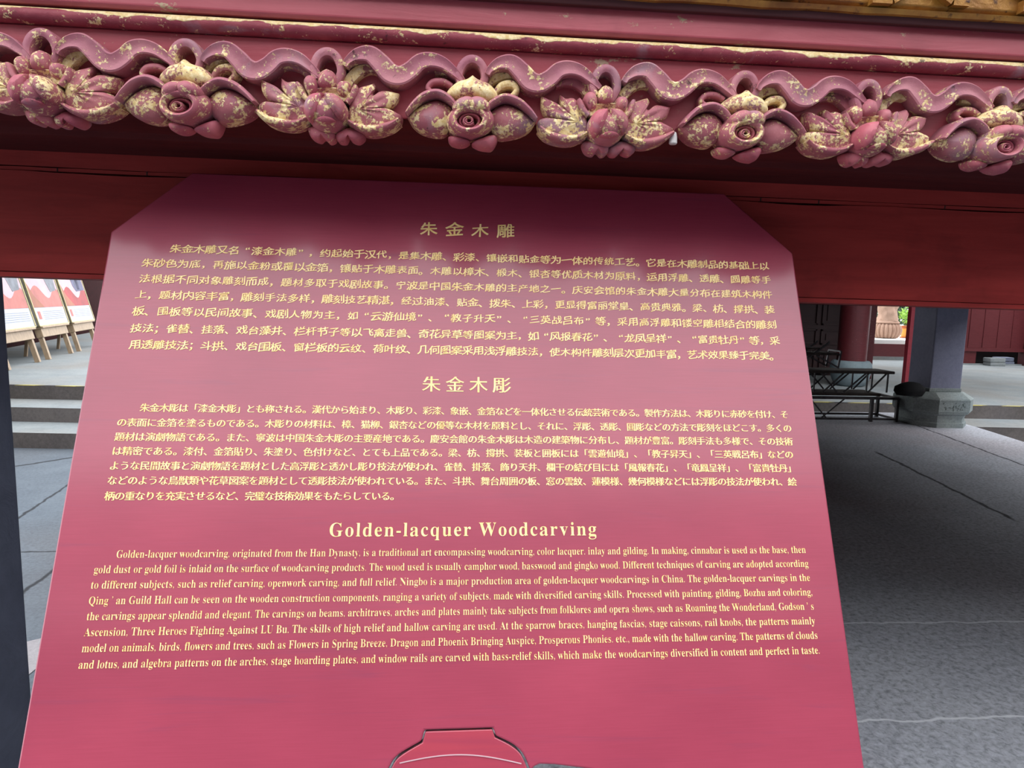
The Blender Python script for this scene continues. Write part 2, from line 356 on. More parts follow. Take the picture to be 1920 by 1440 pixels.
def bead():
    m = MB(); n = 220; pts = []
    for i in range(n+1):
        x = X0+(X1-X0)*i/n; k = 1+.08*mnoise.noise(Vector((x*14, 3, 1))); dz = .0007*mnoise.noise(Vector((x*5, 0, 7)))
        pts.append([(x, .648+(y-.648)*k-FB[1], z+dz-.2328) for y, z in pr])
    L = len(pr); vs = [p for r in pts for p in r]
    m.add(vs, [(i*L+j, i*L+j+1, (i+1)*L+j+1, (i+1)*L+j) for i in range(n) for j in range(L-1)])
    o = m.build('bead_moulding', M_bead, frieze, smooth=True); o.location = (0, 0, .2328-FB[2]); return o
bead()
run([(.636, .2405), (.633, .243), (.634, .270), (.785, .270), (.785, .2405)], base=FB).build('fascia_board', M_fascia, frieze, bevel=.0012)

GB = (0, .62, .262)
gp = thing('gilded_panel', 'gold carved panel on dark red rail at the top right above the frieze', 'carved panel', mat=frame_at(*GB))
run([(.632, .2615), (.626, .2618), (.624, .2680), (.632, .270), (.632, .2615)][:4], base=GB).build('rail', M_dark, gp, bevel=.001)
def goldlip():
    m = MB(); n = 300; rows = []
    for i in range(n+1):
        x = X0+(X1-X0)*i/n; a = .002*mnoise.noise(Vector((x*22, 1, 2)))+.0015*mnoise.noise(Vector((x*70, 5, 2)))
        rows.append([(x, .626-GB[1], .2668+a*.5-GB[2]), (x, .621-GB[1], .2674+a*.5-GB[2]), (x, .619-GB[1], .2715-GB[2]), (x, .626-GB[1], .273-GB[2])])
    m.add([p for r in rows for p in r], [(i*4+j, i*4+j+1, i*4+j+5, i*4+j+4) for i in range(n) for j in range(3)])
    return m.build('gilt_lip', M_goldpanel, gp, smooth=True)
goldlip()
run([(.626, .2705), (.620, .276), (.620, .42), (.70, .42), (.70, .2705)], base=GB).build('gold_board', M_goldpanel, gp, bevel=.001)
def scroll_relief(cx, flip, sc):
    m = MB(); pts = []
    for i in range(26):
        t = i/25; a = t*2.2*2*math.pi; r = .034*sc*(1-t*.82); pts.append((cx+flip*r*math.cos(a-1.9), .288+.022*sc+r*math.sin(a-1.9), .008*(1-t*.6)))
    for i in range(25):
        a, b = pts[i], pts[i+1]
        m.bar((a[0], .620-GB[1]-.003, a[1]-GB[2]), (b[0], .620-GB[1]-.003, b[1]-GB[2]), a[2], .010)
    return m.build('scroll_carving', M_goldpanel, gp)
for cx, fl, s_ in ((.16, 1, .8), (.27, -1, .9), (.36, 1, 1), (.43, -1, .8), (.50, 1, .95), (.56, -1, .7), (.05, -1, .8), (-.08, 1, .9), (-.2, -1, .8), (-.3, 1, 1), (-.41, -1, .9), (.66, 1, .9), (.77, -1, 1)): scroll_relief(cx, fl, s_)

# lower beams in the shade of the frieze
LB = (0, .79, .07)
lb = thing('lower_beam', 'cracked dark red timber beam under the frieze and behind the sign top', 'beam', mat=frame_at(*LB))
def wavy_face(z0, z1, y, name, mat, top_amp, bot_amp, seed, th=.16):
    m = MB(); n = 260; rows = []
    for i in range(n+1):
        x = X0+(X1-X0)*i/n
        zt = z1+top_amp*mnoise.noise(Vector((x*9, seed, 0)))+top_amp*.5*mnoise.noise(Vector((x*40, seed, 4))); zb = z0+bot_amp*mnoise.noise(Vector((x*7, seed, 9)))
        rows.append([(x, y+th-LB[1], zb-LB[2]), (x, y-LB[1], zb-LB[2]), (x, y-LB[1], zt-LB[2]), (x, y+th-LB[1], zt-LB[2])])
    m.add([p for r in rows for p in r], [(i*4+j, i*4+j+1, i*4+j+5, i*4+j+4) for i in range(n) for j in range(3)])
    return m.build(name, mat, lb)
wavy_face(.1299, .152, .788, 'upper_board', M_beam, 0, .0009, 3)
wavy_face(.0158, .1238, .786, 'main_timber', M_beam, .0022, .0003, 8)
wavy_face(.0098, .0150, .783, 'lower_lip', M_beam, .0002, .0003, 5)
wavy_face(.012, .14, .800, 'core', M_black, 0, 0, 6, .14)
wavy_face(.1252, .1290, .7875, 'filler_strip', M_beam, .0012, .0008, 12)

for x_ in (-.455, -.36, .335, .405, .56):
    m = MB(); m.box((x_-.0006, -.0029, .1250-LB[2]), (x_+.0005, .004, .1292-LB[2])); m.build('split', M_black, lb)
# ------------------------------------------------------------------ carved flowers
PIT = .1225; KX = PIT/1060; KZ = KX*.97
def smooth_closed(pts, n=6, sharp=()):
    out = []; N = len(pts)
    for i in range(N):
        p0, p1, p2, p3 = pts[i-1], pts[i], pts[(i+1) % N], pts[(i+2) % N]
        if i in sharp: p0 = p1
        if (i+1) % N in sharp: p3 = p2
        for k in range(n):
            t = k/n; t2 = t*t; t3 = t2*t
            out.append(tuple(.5*((2*b)+(-a+c)*t+(2*a-5*b+4*c-d)*t2+(-a+3*b-3*c+d)*t3) for a, b, c, d in zip(p0, p1, p2, p3)))
    return out
def smooth_open(pts, n=8):
    out = []
    for i in range(len(pts)-1):
        p0 = pts[max(i-1, 0)]; p1 = pts[i]; p2 = pts[i+1]; p3 = pts[min(i+2, len(pts)-1)]
        for k in range(n):
            t = k/n; t2 = t*t; t3 = t2*t
            out.append(tuple(.5*((2*b)+(-a+c)*t+(2*a-5*b+4*c-d)*t2+(-a+3*b-3*c+d)*t3) for a, b, c, d in zip(p0, p1, p2, p3)))
    out.append(tuple(pts[-1])); return out
class Motif:
    def __init__(s, cx, cy): s.cx, s.cy = cx, cy
    def P(s, x, y): return ((x-s.cx)*KX, (s.cy-y+.0625*(x-s.cx))*KZ)
def relief(pts, z0, h, prof='dome', cen=None, nr=7, base=-.003, wob=.0):
    """pillow-shaped relief on outline pts (x, z); depth grows towards the viewer (-y)"""
    m = MB(); N = len(pts); cx = sum(p[0] for p in pts)/N if cen is None else cen[0]; cz = sum(p[1] for p in pts)/N if cen is None else cen[1]
    rows = [[(x, -base, z) for x, z in pts]]
    def hh(k):
        if prof == 'crater': return h*math.sqrt(max(0, 1-k**2.4)) if k > .6 else h*.9*max(.12, (k/.6)**3)
        if prof == 'dome': return h*math.sqrt(max(0, 1-k**2.2))
        if prof == 'dish': return h*(.15+.85*k**2.2)-.25*h*max(0, k-.88)/.12
        return h*(.12*(1-k*k)+.88*(1-k**9))-(.0012 if .3 < k < .8 else 0)
    ks = [1, .97, .9, .78, .62, .45, .28, .12]
    for k in ks:
        rows.append([(cx+(x-cx)*k, -(z0+hh(k)+wob*mnoise.noise(Vector((x*90, z*90, k)))), cz+(z-cz)*k) for x, z in pts])
    vs = [p for r in rows for p in r]; L = len(rows)
    fs = [(j*N+i, j*N+(i+1) % N, (j+1)*N+(i+1) % N, (j+1)*N+i) for j in range(L-1) for i in range(N)]
    vs.append((cx, -(z0+hh(0)), cz)); c = len(vs)-1
    fs += [((L-1)*N+i, (L-1)*N+(i+1) % N, c) for i in range(N)]
    m.add(vs, fs); return m
def ribbon(path, z0, z1=None, conc=0.0, crown=.002, base=None, n=8):
    """strip along path [(x, z, width, depth)]; cross-section crowned or hollowed"""
    P = smooth_open(path, n); m = MB(); rows = []
    ws = [-1, -.82, -.4, 0, .4, .82, 1]
    for i, p in enumerate(P):
        a = P[max(i-1, 0)]; b = P[min(i+1, len(P)-1)]; dx, dz = b[0]-a[0], b[1]-a[1]; L = math.hypot(dx, dz) or 1; nx, nz = -dz/L, dx/L
        wd = p[2]/2; dep = p[3]; bs = base if base is not None else -.003
        row = [(p[0]+nx*wd*-1, -bs, p[1]+nz*wd*-1)]
        for s in ws:
            e = crown*(1-s*s)-(.0016 if abs(s) == 1 else 0)+conc*(s*s)
            row.append((p[0]+nx*wd*s, -(dep+e), p[1]+nz*wd*s))
        row.append((p[0]+nx*wd, -bs, p[1]+nz*wd)); rows.append(row)
    L = len(ws)+2; vs = [q for r in rows for q in r]
    fs = [(i*L+j, i*L+j+1, (i+1)*L+j+1, (i+1)*L+j) for i in range(len(rows)-1) for j in range(L-1)]
    fs += [list(range(L)), [(len(rows)-1)*L+j for j in range(L)][::-1]]
    m.add(vs, fs); return m
def path(mo, pts, d):
    out = []
    for i, p in enumerate(pts):
        x, z = mo.P(p[0], p[1]); dep = d if not isinstance(d, (list, tuple)) else d[0]+(d[1]-d[0])*i/(len(pts)-1)
        out.append((x, z, p[2]*KX*1.08, dep))
    return out
def outline(mo, pts, n=5, sharp=()): return smooth_closed([mo.P(*p) for p in pts], n, sharp)
def ell(mo, cx, cy, rx, ry, n=28, rot=0):
    c, s_ = math.cos(rot), math.sin(rot)
    return [mo.P(cx+rx*math.cos(t)*c-ry*math.sin(t)*s_, cy+rx*math.cos(t)*s_+ry*math.sin(t)*c) for t in [2*math.pi*i/n for i in range(n)]]
FY = FB[1]
def motif_root(name): 
    o = D.objects.new(name, None); COL.objects.link(o); o.parent = frieze; o.empty_display_size = .01; return o
def top_loop(mo, par, cx, top, bot):
    h = bot-top
    q = [(cx-84, bot+14, 46)]+[(cx-6-100*math.cos(math.pi*t/8), top+30+(h*.62)*(1-math.sin(math.pi*t/8)), 58+6*math.sin(math.pi*t/8)) for t in range(9)]+[(cx+80, bot-10, 56), (cx+50, bot+55, 44)]
    ribbon(path(mo, q, [.017, .013]), 0, crown=.0015, n=5).build('loop_ribbon', M_ribbon, par, smooth=True)
def build_lotus():
    r = motif_root('lotus_carving'); mo = Motif(545, 810)
    top_loop(mo, r, 540, 312, 540)
    # gilt under-leaves springing from the loop
    ribbon(path(mo, [(640, 640, 60), (690, 540, 80), (760, 470, 80), (840, 452, 56), (905, 480, 26)], .007), 0, conc=.001).build('under_leaf', M_goldy, r, smooth=True)
    ribbon(path(mo, [(440, 560, 50), (370, 470, 70), (300, 425, 66), (220, 420, 46), (150, 450, 22)], .006), 0, conc=.001).build('under_leaf', M_petal, r, smooth=True)
    L = [(405, 800), (385, 700), (325, 600), (285, 555), (225, 555), (180, 525), (178, 590), (205, 650), (190, 668), (140, 590), (30, 535), (35, 620), (75, 690), (130, 712), (110, 725), (45, 705), (5, 735), (20, 790), (90, 845), (220, 885), (390, 890)]
    relief(outline(mo, L, 4, (5, 10)), .010, .009, 'leaf', mo.P(330, 765), wob=.0018).build('leaf', M_leaf, r, smooth=True, angle=55)
    Rr = [(690, 780), (720, 690), (765, 610), (830, 585), (885, 572), (900, 610), (878, 655), (900, 668), (960, 630), (1075, 652), (1050, 725), (1000, 762), (930, 768), (945, 790), (1000, 772), (1098, 825), (1085, 875), (1000, 925), (850, 960), (700, 905)]
    relief(outline(mo, Rr, 4, (4, 9, 15)), .010, .009, 'leaf', mo.P(780, 790), wob=.0018).build('leaf', M_leaf, r, smooth=True, angle=55)
    # gilt lip under each leaf
    ribbon(path(mo, [(15, 790, 30), (90, 850, 52), (210, 885, 58), (310, 885, 48), (390, 850, 30)], .019), 0, crown=.003).build('leaf_lip', M_leaf, r, smooth=True)
    ribbon(path(mo, [(1085, 870, 28), (1000, 915, 52), (880, 940, 60), (780, 925, 48), (700, 880, 30)], .019), 0, crown=.003).build('leaf_lip', M_leaf, r, smooth=True)
    # calyx with upright petals
    relief(outline(mo, [(400, 700), (420, 640), (545, 620), (690, 640), (710, 700), (690, 735), (560, 690), (430, 720)], 4), .014, .006, 'dish', wob=.001).build('calyx', M_goldy, r, smooth=True)
    relief(outline(mo, [(470, 620), (462, 550), (490, 495), (535, 472), (585, 500), (605, 560), (595, 625), (535, 640)], 5, (3,)), .012, .012).build('petal', M_petal, r, smooth=True)
    relief(outline(mo, [(380, 640), (362, 580), (380, 535), (420, 525), (462, 560), (470, 640), (420, 690)], 5), .014, .011).build('petal', M_petal, r, smooth=True)
    relief(outline(mo, [(610, 650), (615, 595), (650, 570), (700, 580), (715, 630), (690, 700), (640, 690)], 5), .014, .011).build('petal', M_petal, r, smooth=True)
    ribbon(path(mo, [(400, 715, 34), (360, 670, 44), (330, 610, 40), (318, 585, 24)], .020), 0, crown=.002).build('side_petal', M_petal, r, smooth=True)
    ribbon(path(mo, [(690, 740, 34), (728, 690, 46), (748, 640, 42), (755, 608, 24)], .020), 0, crown=.002).build('side_petal', M_petal, r, smooth=True)
    # round bud: two folded petals over a pointed heart
    relief(ell(mo, 545, 820, 152, 140), .012, .026).build('bud', M_petal, r, smooth=True)
    relief(outline(mo, [(535, 690), (450, 700), (395, 770), (395, 850), (440, 905), (495, 860), (530, 770)], 5, (0,)), .026, .014, 'leaf').build('bud_petal', M_pink, r, smooth=True)
    relief(outline(mo, [(540, 690), (630, 705), (690, 775), (695, 850), (655, 895), (590, 830), (545, 770)], 5, (0,)), .026, .014, 'leaf').build('bud_petal', M_leaf, r, smooth=True)
    relief(outline(mo, [(535, 815), (500, 870), (470, 905), (545, 925), (625, 905), (580, 860)], 4, (0,)), .030, .006).build('bud_heart', M_pink, r, smooth=True)
    # two heart-shaped petals below
    for pts in ([(375, 905), (440, 890), (520, 925), (590, 945), (578, 1000), (535, 1018), (495, 985), (460, 1008), (400, 980)], [(585, 960), (640, 925), (700, 905), (790, 935), (805, 985), (760, 1022), (705, 1005), (685, 972), (660, 1018), (605, 1012)]):
        relief(outline(mo, pts, 5), .006, .011).build('lower_petal', M_pink, r, smooth=True)
    return r
def build_rose():
    r = motif_root('rose_carving'); mo = Motif(1595, 880)
    top_loop(mo, r, 1605, 375, 590)
    ribbon(path(mo, [(1545, 590, 40), (1490, 500, 60), (1400, 475, 60), (1310, 482, 26)], .006), 0, conc=.001).build('under_leaf', M_goldy, r, smooth=True)
    ribbon(path(mo, [(1680, 620, 60), (1740, 540, 90), (1830, 500, 90), (1920, 505, 60), (1990, 540, 24)], .006), 0, conc=.001).build('under_leaf', M_goldy, r, smooth=True)
    # small curled leaves beside the cap
    ribbon(path(mo, [(1450, 600, 34), (1380, 565, 46), (1300, 568, 46), (1262, 610, 40), (1300, 645, 34), (1400, 668, 26)], .012), 0, crown=.0018).build('leaf_curl', M_petal, r, smooth=True)
    ribbon(path(mo, [(1780, 660, 34), (1830, 600, 50), (1910, 590, 52), (1950, 635, 44), (1900, 690, 36), (1800, 720, 28)], .012), 0, crown=.0018).build('leaf_curl', M_goldy, r, smooth=True)
    # side pods, each with a rolled upper edge
    relief(outline(mo, [(1105, 832), (1200, 750), (1330, 705), (1440, 760), (1470, 850), (1420, 950), (1350, 980), (1230, 955), (1150, 900)], 5, (0,)), .008, .013).build('pod_leaf', M_leaf, r, smooth=True)
    ribbon(path(mo, [(1105, 828, 24), (1160, 760, 40), (1240, 695, 50), (1340, 675, 52), (1430, 720, 48), (1485, 780, 34)], .022), 0, crown=.004).build('rolled_edge', M_ribbon, r, smooth=True)
    relief(outline(mo, [(2105, 892), (2000, 800), (1870, 745), (1760, 790), (1725, 880), (1790, 985), (1850, 1010), (1990, 985), (2070, 940)], 5, (0,)), .008, .013).build('pod_leaf', M_leaf, r, smooth=True)
    ribbon(path(mo, [(2105, 885, 24), (2050, 820, 40), (1965, 750, 50), (1860, 715, 52), (1770, 750, 48), (1715, 800, 34)], .022), 0, crown=.004).build('rolled_edge', M_ribbon, r, smooth=True)
    # pointed cap petal
    relief(outline(mo, [(1405, 665), (1480, 590), (1560, 565), (1605, 535), (1650, 570), (1745, 610), (1805, 690), (1770, 745), (1690, 755), (1600, 735), (1510, 735), (1430, 715)], 5, (3,)), .014, .016).build('cap_petal', M_goldy, r, smooth=True)
    # globe with hollow mouth and coiled petals
    relief(ell(mo, 1595, 885, 188, 128, 36), .014, .024, 'crater', mo.P(1590, 908)).build('globe', M_petal, r, smooth=True)
    relief(ell(mo, 1545, 790, 92, 62, 24, -.35), .026, .012).build('crown_petal', M_petal, r, smooth=True)
    relief(ell(mo, 1655, 795, 92, 66, 24, .35), .026, .013).build('crown_petal', M_petal, r, smooth=True)
    ribbon(path(mo, [(1590+118*math.cos(t), 905+84*math.sin(t), 44) for t in [math.pi*(-.5+2*i/12) for i in range(13)]], .032), 0, crown=.004, base=.02).build('mouth_rim', M_petal, r, smooth=True)
    ribbon(path(mo, [(1590+74*math.cos(t), 910+54*math.sin(t), 28) for t in [math.pi*(-.5+2*i/12) for i in range(13)]], .027), 0, crown=.003, base=.01).build('coil_petal', M_pink, r, smooth=True)
    sp = [(1582+(44-26*i/16)*math.cos(.5+i*.62), 916+(36-22*i/16)*math.sin(.5+i*.62), 20) for i in range(17)]
    ribbon(path(mo, sp, .031), 0, crown=.003, base=.01, n=4).build('coil_petal', M_petal, r, smooth=True)
    # two petals below
    relief(outline(mo, [(1425, 985), (1500, 985), (1595, 1020), (1560, 1055), (1500, 1060), (1440, 1035)], 5), .006, .011).build('lower_petal', M_pink, r, smooth=True)
    relief(outline(mo, [(1610, 1035), (1700, 995), (1790, 975), (1815, 1010), (1775, 1085), (1720, 1090), (1650, 1072)], 5), .006, .011).build('lower_petal', M_pink, r, smooth=True)
    return r
def build_scroll():
    mo = Motif(545, 810)
    return ribbon(path(mo, [(668, 470, 40), (690, 432, 52), (760, 388, 84), (850, 386, 112), (930, 452, 128), (1000, 525, 136), (1075, 543, 126), (1150, 505, 116), (1220, 445, 108), (1300, 430, 98), (1390, 455, 82), (1470, 515, 62), (1545, 585, 36)], .017), 0, conc=.0022, crown=0).build('ribbon_scroll', M_ribbon, frieze, smooth=True)
lot = build_lotus(); ros = build_rose(); scr = build_scroll()
zc = .1600-FB[2]
lotx = [-.3725, -.1300, .1185, .3660, -.617, .612]; rosx = [-.2515, -.0045, .2435, .4895, -.4950, .735]
def put(o, x, dz=0, s=1.0, ry=0.0):
    o.location = (x, 0, zc+dz); o.scale = (s, 1, s); o.rotation_euler = (0, ry, 0)
for i, x in enumerate(lotx):
    o = lot if i == 0 else copy_tree(lot, frieze); put(o, x, (.003, 0, -.001, .0, 0, 0)[i], (1, 1, .99, .97, 1, .98)[i], (.03, 0, -.02, -.05, .02, .03)[i])
    o['label'] = ('lotus at the left end', 'lotus with gilt leaf lips', 'lotus over the white cap', 'lotus on the right', 'lotus beyond the left edge', 'lotus beyond the right edge')[i]
for i, x in enumerate(rosx):
    o = ros if i == 0 else copy_tree(ros, frieze); put(o, x, (.0, -.0005, 0, -.001, 0, 0)[i], (1, 1, .98, .97, 1, .98)[i], (-.03, 0, .03, .02, 0, -.02)[i])
    o['label'] = ('rose near the left end', 'rose above the sign title', 'rose right of the white cap', 'rose at the right end', 'rose beyond the left edge', 'rose beyond the right edge')[i]
allx = sorted([-.7395]+lotx+rosx)
for i, x in enumerate(allx):
    o = scr if i == 0 else copy_tree(scr, frieze); put(o, x, random.uniform(-.0006, .0006), (allx[i+1]-x)/PIT if i+1 < len(allx) else 1, random.uniform(-.01, .01)); o.location.z = zc+random.uniform(-.0006, .0006)
# little white cap hanging under the third lotus
m = MB(); m.lathe([(.0030, 0), (.0038, .001), (.0034, .007), (.0028, .010), (.0015, .011)], n=20)
o = m.build('plastic_cap', M_plastic, smooth=True); o.matrix_world = frame_at(.1815, .630, .1475); tag(o, 'small white plastic cap hanging below the carved lotus', 'cap')

# ------------------------------------------------------------------ stone column by the left edge, pillar on the right
xr = -.659
m = MB(); m.box((xr-.30, .75, 0), (xr, 1.05, 1.30)); o = m.build('stone_column', M_colstone, bevel=.006)
tag(o, 'dark slate stone column at the left edge beside the sign', 'column')
PX, PYc = 5.29, 7.0
pil = thing('stone_pillar', 'blue grey square stone pillar on a carved base right of the sign', 'pillar', (PX, PYc, 0))
m = MB(); s = .18; m.box((-s, -s, .385), (s, s, 1.29)); sh = m.build('shaft', M_pillar, pil, bevel=.012)
m = MB(); m.box((-s-.006, -s-.006, .375), (s+.006, s+.006, .415)); m.build('shaft_foot', M_plinth, pil, bevel=.006)
def octa(rad, ch, z): return [(-rad+ch, -rad, z), (rad-ch, -rad, z), (rad, -rad+ch, z), (rad, rad-ch, z), (rad-ch, rad, z), (-rad+ch, rad, z), (-rad, rad-ch, z), (-rad, -rad+ch, z)]
m = MB(); rings = [(.305, .155, 0), (.305, .155, .045), (.292, .150, .055), (.290, .150, .09), (.300, .152, .13), (.335, .17, .155), (.335, .17, .165), (.345, .17, .175), (.345, .17, .305), (.335, .168, .318), (.24, .09, .375)]
vs = [v for r in rings for v in octa(*r)]; n = len(rings)
m.add(vs, [(j*8+i, j*8+(i+1) % 8, (j+1)*8+(i+1) % 8, (j+1)*8+i) for j in range(n-1) for i in range(8)]+[list(range(8))[::-1], [(n-1)*8+i for i in range(8)]])
m.build('plinth', M_plinth, pil)
def flower_panel(c, ax, nrm, wd):
    m = MB(); c = Vector(c); ax = Vector(ax); nrm = Vector(nrm); up = Vector((0, 0, 1))
    for k in range(26):
        a = random.uniform(-.42, .42)*wd; b = random.uniform(-.042, .042); t = random.uniform(-.9, .9); l = random.uniform(.012, .026)
        p = c+ax*a+up*b; d = (ax*math.cos(t)+up*math.sin(t))*l/2
        m.bar(p-d+nrm*.002, p+d+nrm*.002, .009, .008, up=tuple(nrm))
    for sgn in (-1, 1): m.bar(c-ax*wd/2+up*.056*sgn, c+ax*wd/2+up*.056*sgn, .006, .006)
    return m.build('carved_panel', M_plinth, pil)
flower_panel((0, -.345, .24), (1, 0, 0), (0, -1, 0), .32); flower_panel((-.26, -.26, .24), (.707, -.707, 0), (-.707, -.707, 0), .20)

# ------------------------------------------------------------------ trestle frames and other things under the stage
def trestle(name, label, xl, xr_, y0, y1, z0, z1, diag, top_mat, grp):
    t = thing(name, label, 'trestle', ((xl+xr_)/2, (y0+y1)/2, z0), group=grp); cx, cy = (xl+xr_)/2, (y0+y1)/2
    L = lambda x, y, z: (x-cx, y-cy, z-z0)
    for y in (y0, y1):
        m = MB(); m.bar(L(xl, y, z1), L(xr_, y, z1), .035, .03); m.build('top_rail', top_mat, t)
        m = MB(); m.bar(L(xl, y, z0+.03), L(xr_, y, z0+.03), .022); m.build('bottom_rail', M_steel, t)
    for x in (xl, xr_):
        m = MB(); m.bar(L(x, y0, z1), L(x, y1, z1), .028); m.build('end_rail', M_steel, t)
        m = MB(); m.bar(L(x, y0, z0+.03), L(x, y1, z0+.03), .022); m.build('end_rail', M_steel, t)
        for y in (y0, y1): m = MB(); m.bar(L(x, y, z0), L(x, y, z1), .03); m.build('leg', M_steel, t)
    for (xa, xb) in diag:
        m = MB(); m.bar(L(xa, y0, z1-.01), L(xb, y0, z0+.04), .012); m.build('brace', M_steel, t)
    return t
t = trestle('steel_trestle', 'long low steel trestle frame lying on the slabs beside the pillar base', 3.05, 4.92, 7.05, 7.4, 0.0, .265, [(3.9, 4.1), (4.3, 4.05), (3.3, 3.5)], M_steel, None)
m = MB(); m.bar((4.62-3.985, -.175, 0), (4.62-3.985, -.175, .265), .032); m.build('leg', M_steel, t)
def board_trestle(name, label, x0, x1, y, z, leg_h, legs):
    t = thing(name, label, 'bench', ((x0+x1)/2, y, z-leg_h)); cx = (x0+x1)/2
    m = MB(); m.box((x0-cx, -.17, leg_h-.03), (x1-cx, .17, leg_h)); m.build('bench_top', M_plank, t, bevel=.006)
    for a, b in legs:
        m = MB(); m.bar((a-cx, -.14, leg_h-.03), (b-cx, -.14, 0), .014); m.build('leg', M_steel, t)
        m = MB(); m.bar((a-cx, .14, leg_h-.03), (b-cx, .14, 0), .014); m.build('leg', M_steel, t)
board_trestle('folding_bench', 'dark plank bench lying on top of the low steel trestle', 3.2, 4.72, 7.22, .318, .032, [])
board_trestle('folding_bench', 'folding bench with thin braced legs standing on the dark plank', 3.1, 4.86, 7.22, .565, .240, [(4.80, 4.80), (4.78, 4.58), (4.56, 4.56), (4.54, 4.30), (4.02, 4.22), (4.28, 4.06), (3.95, 3.95), (3.80, 3.90), (3.6, 3.6)])
board_trestle('folding_bench', 'short folding bench at the back of the pile beside the sign', 2.9, 4.25, 7.60, .50, .497, [(3.95, 4.1), (4.05, 3.9), (3.6, 3.6), (3.8, 3.65)])
ch = thing('folding_chair', 'dark folding chair tipped on the pile of benches beside the sign', 'chair', (3.98, 7.22, .575))
def chp(name, *bars):
    m = MB()
    for a, b, t_ in bars: m.bar(a, b, t_)
    return m.build(name, M_steel, ch)
chp('frame', ((-.25, -.12, .01), (.12, -.12, .30), .018), ((-.25, .12, .01), (.12, .12, .30), .018), ((.24, -.12, .01), (.26, -.12, .20), .018), ((.24, .12, .01), (.26, .12, .20), .018), ((.26, -.12, .20), (.26, .12, .20), .018))
m = MB(); m.box((-.28, -.13, .155), (.24, .13, .18)); m.build('seat', M_plank, ch, bevel=.004)
chp('leg', ((-.02, -.13, .15), (.24, -.13, .02), .016)); chp('leg', ((-.02, .13, .15), (.24, .13, .02), .016))
m = MB(); m.box((-.22, -.12, .215), (.02, .12, .235)); m.build('backrest', M_plank, ch, bevel=.004)
# dark cloth bag resting on the pillar base
m = MB(); prof = [(.02, 0), (.12, .005), (.15, .05), (.135, .10), (.09, .135), (.03, .15)]
m.lathe(prof, n=24); 
for i, v in enumerate(m.v):
    k = 1+.22*mnoise.noise(Vector(v)*14); m.v[i] = (v[0]*k*1.15, v[1]*k*.7, v[2])
o = m.build('cloth_bag', M_black, smooth=True); o.location = (4.92, 6.86, .325); tag(o, 'black lumpy cloth bag beside the pillar shaft on its stone base', 'bag')
# column drum and round column of the hall
dc = (6.43, 10.45, 0)
hc = thing('round_column', 'thick dark red round column on a blue grey stone drum', 'column', dc)
m = MB(); m.lathe([(.20, 0), (.235, .02), (.275, .10), (.305, .22), (.315, .30), (.305, .37), (.27, .41), (.25, .415)], n=40); m.build('stone_drum', M_drum, hc, smooth=True)
m = MB(); m.lathe([(.222, .40), (.232, 2.7)], n=40); m.build('shaft', M_redcol, hc, smooth=True)
pt = MB(); pt.box((-.042, -.042, 0), (.042, .042, 2.58)); pt.box((-.075, -.07, 0), (.075, .07, .035))
o = pt.build('red_post', M_post, bevel=.004); o.location = (7.15, 10.1, 0); tag(o, 'thin bright red post left of the stone pillar', 'post')
# foundation blocks under the red board wall
for i, (xa, xb, za, zb, lab) in enumerate(((12.50, 12.88, .045, .125, 'pale stone block under the red board wall, lower of two'), (12.49, 12.87, .135, .235, 'pale stone block under the red board wall, upper of two'), (13.0, 13.4, .05, .13, 'dim stone block in the shade, lower one right of the pale pair'), (13.0, 13.38, .138, .23, 'dim stone block in the shade, upper one right of the pale pair'))):
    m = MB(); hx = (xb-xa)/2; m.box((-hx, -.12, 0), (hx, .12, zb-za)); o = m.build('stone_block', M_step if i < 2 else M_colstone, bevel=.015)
    o.location = ((xa+xb)/2, 14.86 if i < 2 else 15.2, za-.045 if i in (0,) else za-.05); tag(o, lab, 'stone block', 'foundation blocks under the red wall')

# ------------------------------------------------------------------ garden things behind the low wall
lc = thing('carved_stone_column', 'pinkish carved stone column on a ribbed pumpkin base behind the low wall', 'carved column', (11.35, 17.0, .50))
m = MB(); m.lathe([(.20, 0), (.27, .02), (.34, .12), (.36, .22), (.33, .33), (.26, .40), (.20, .41)], n=220, lobes=22, amp=.13); m.build('ribbed_base', M_tan, lc, smooth=True)
m = MB(); m.lathe([(.30, .395), (.31, .42), (.27, .46)], n=40); m.build('collar', M_tan, lc, smooth=True)
def dragon_shaft():
    m = MB(); n = 48; rows = 40; vs = []
    for j in range(rows+1):
        z = .45+1.6*j/rows
        for i in range(n):
            a = 2*math.pi*i/n; k = .25+.05*mnoise.noise(Vector((math.cos(a)*2.2, math.sin(a)*2.2, z*6)))+.035*math.sin(a*2+z*9)
            vs.append((k*math.cos(a), k*math.sin(a), z))
    m.add(vs, [(j*n+i, j*n+(i+1) % n, (j+1)*n+(i+1) % n, (j+1)*n+i) for j in range(rows) for i in range(n)]); return m.build('carved_shaft', M_tan, lc, smooth=True)
dragon_shaft()
pl = thing('potted_plant', 'leafy green plant in an orange pot on the white ledge', 'potted plant', (12.22, 17.4, .50))
m = MB(); m.lathe([(.15, 0), (.17, .01), (.175, .03)], n=32); m.build('saucer', M_rim, pl, smooth=True)
m = MB(); m.lathe([(.13, .03), (.165, .20), (.17, .26)], n=32); m.build('pot', M_terra, pl, smooth=True)
m = MB(); m.lathe([(.185, .26), (.195, .28), (.19, .33), (.15, .335)], n=32); m.build('pot_rim', M_rim, pl, smooth=True)
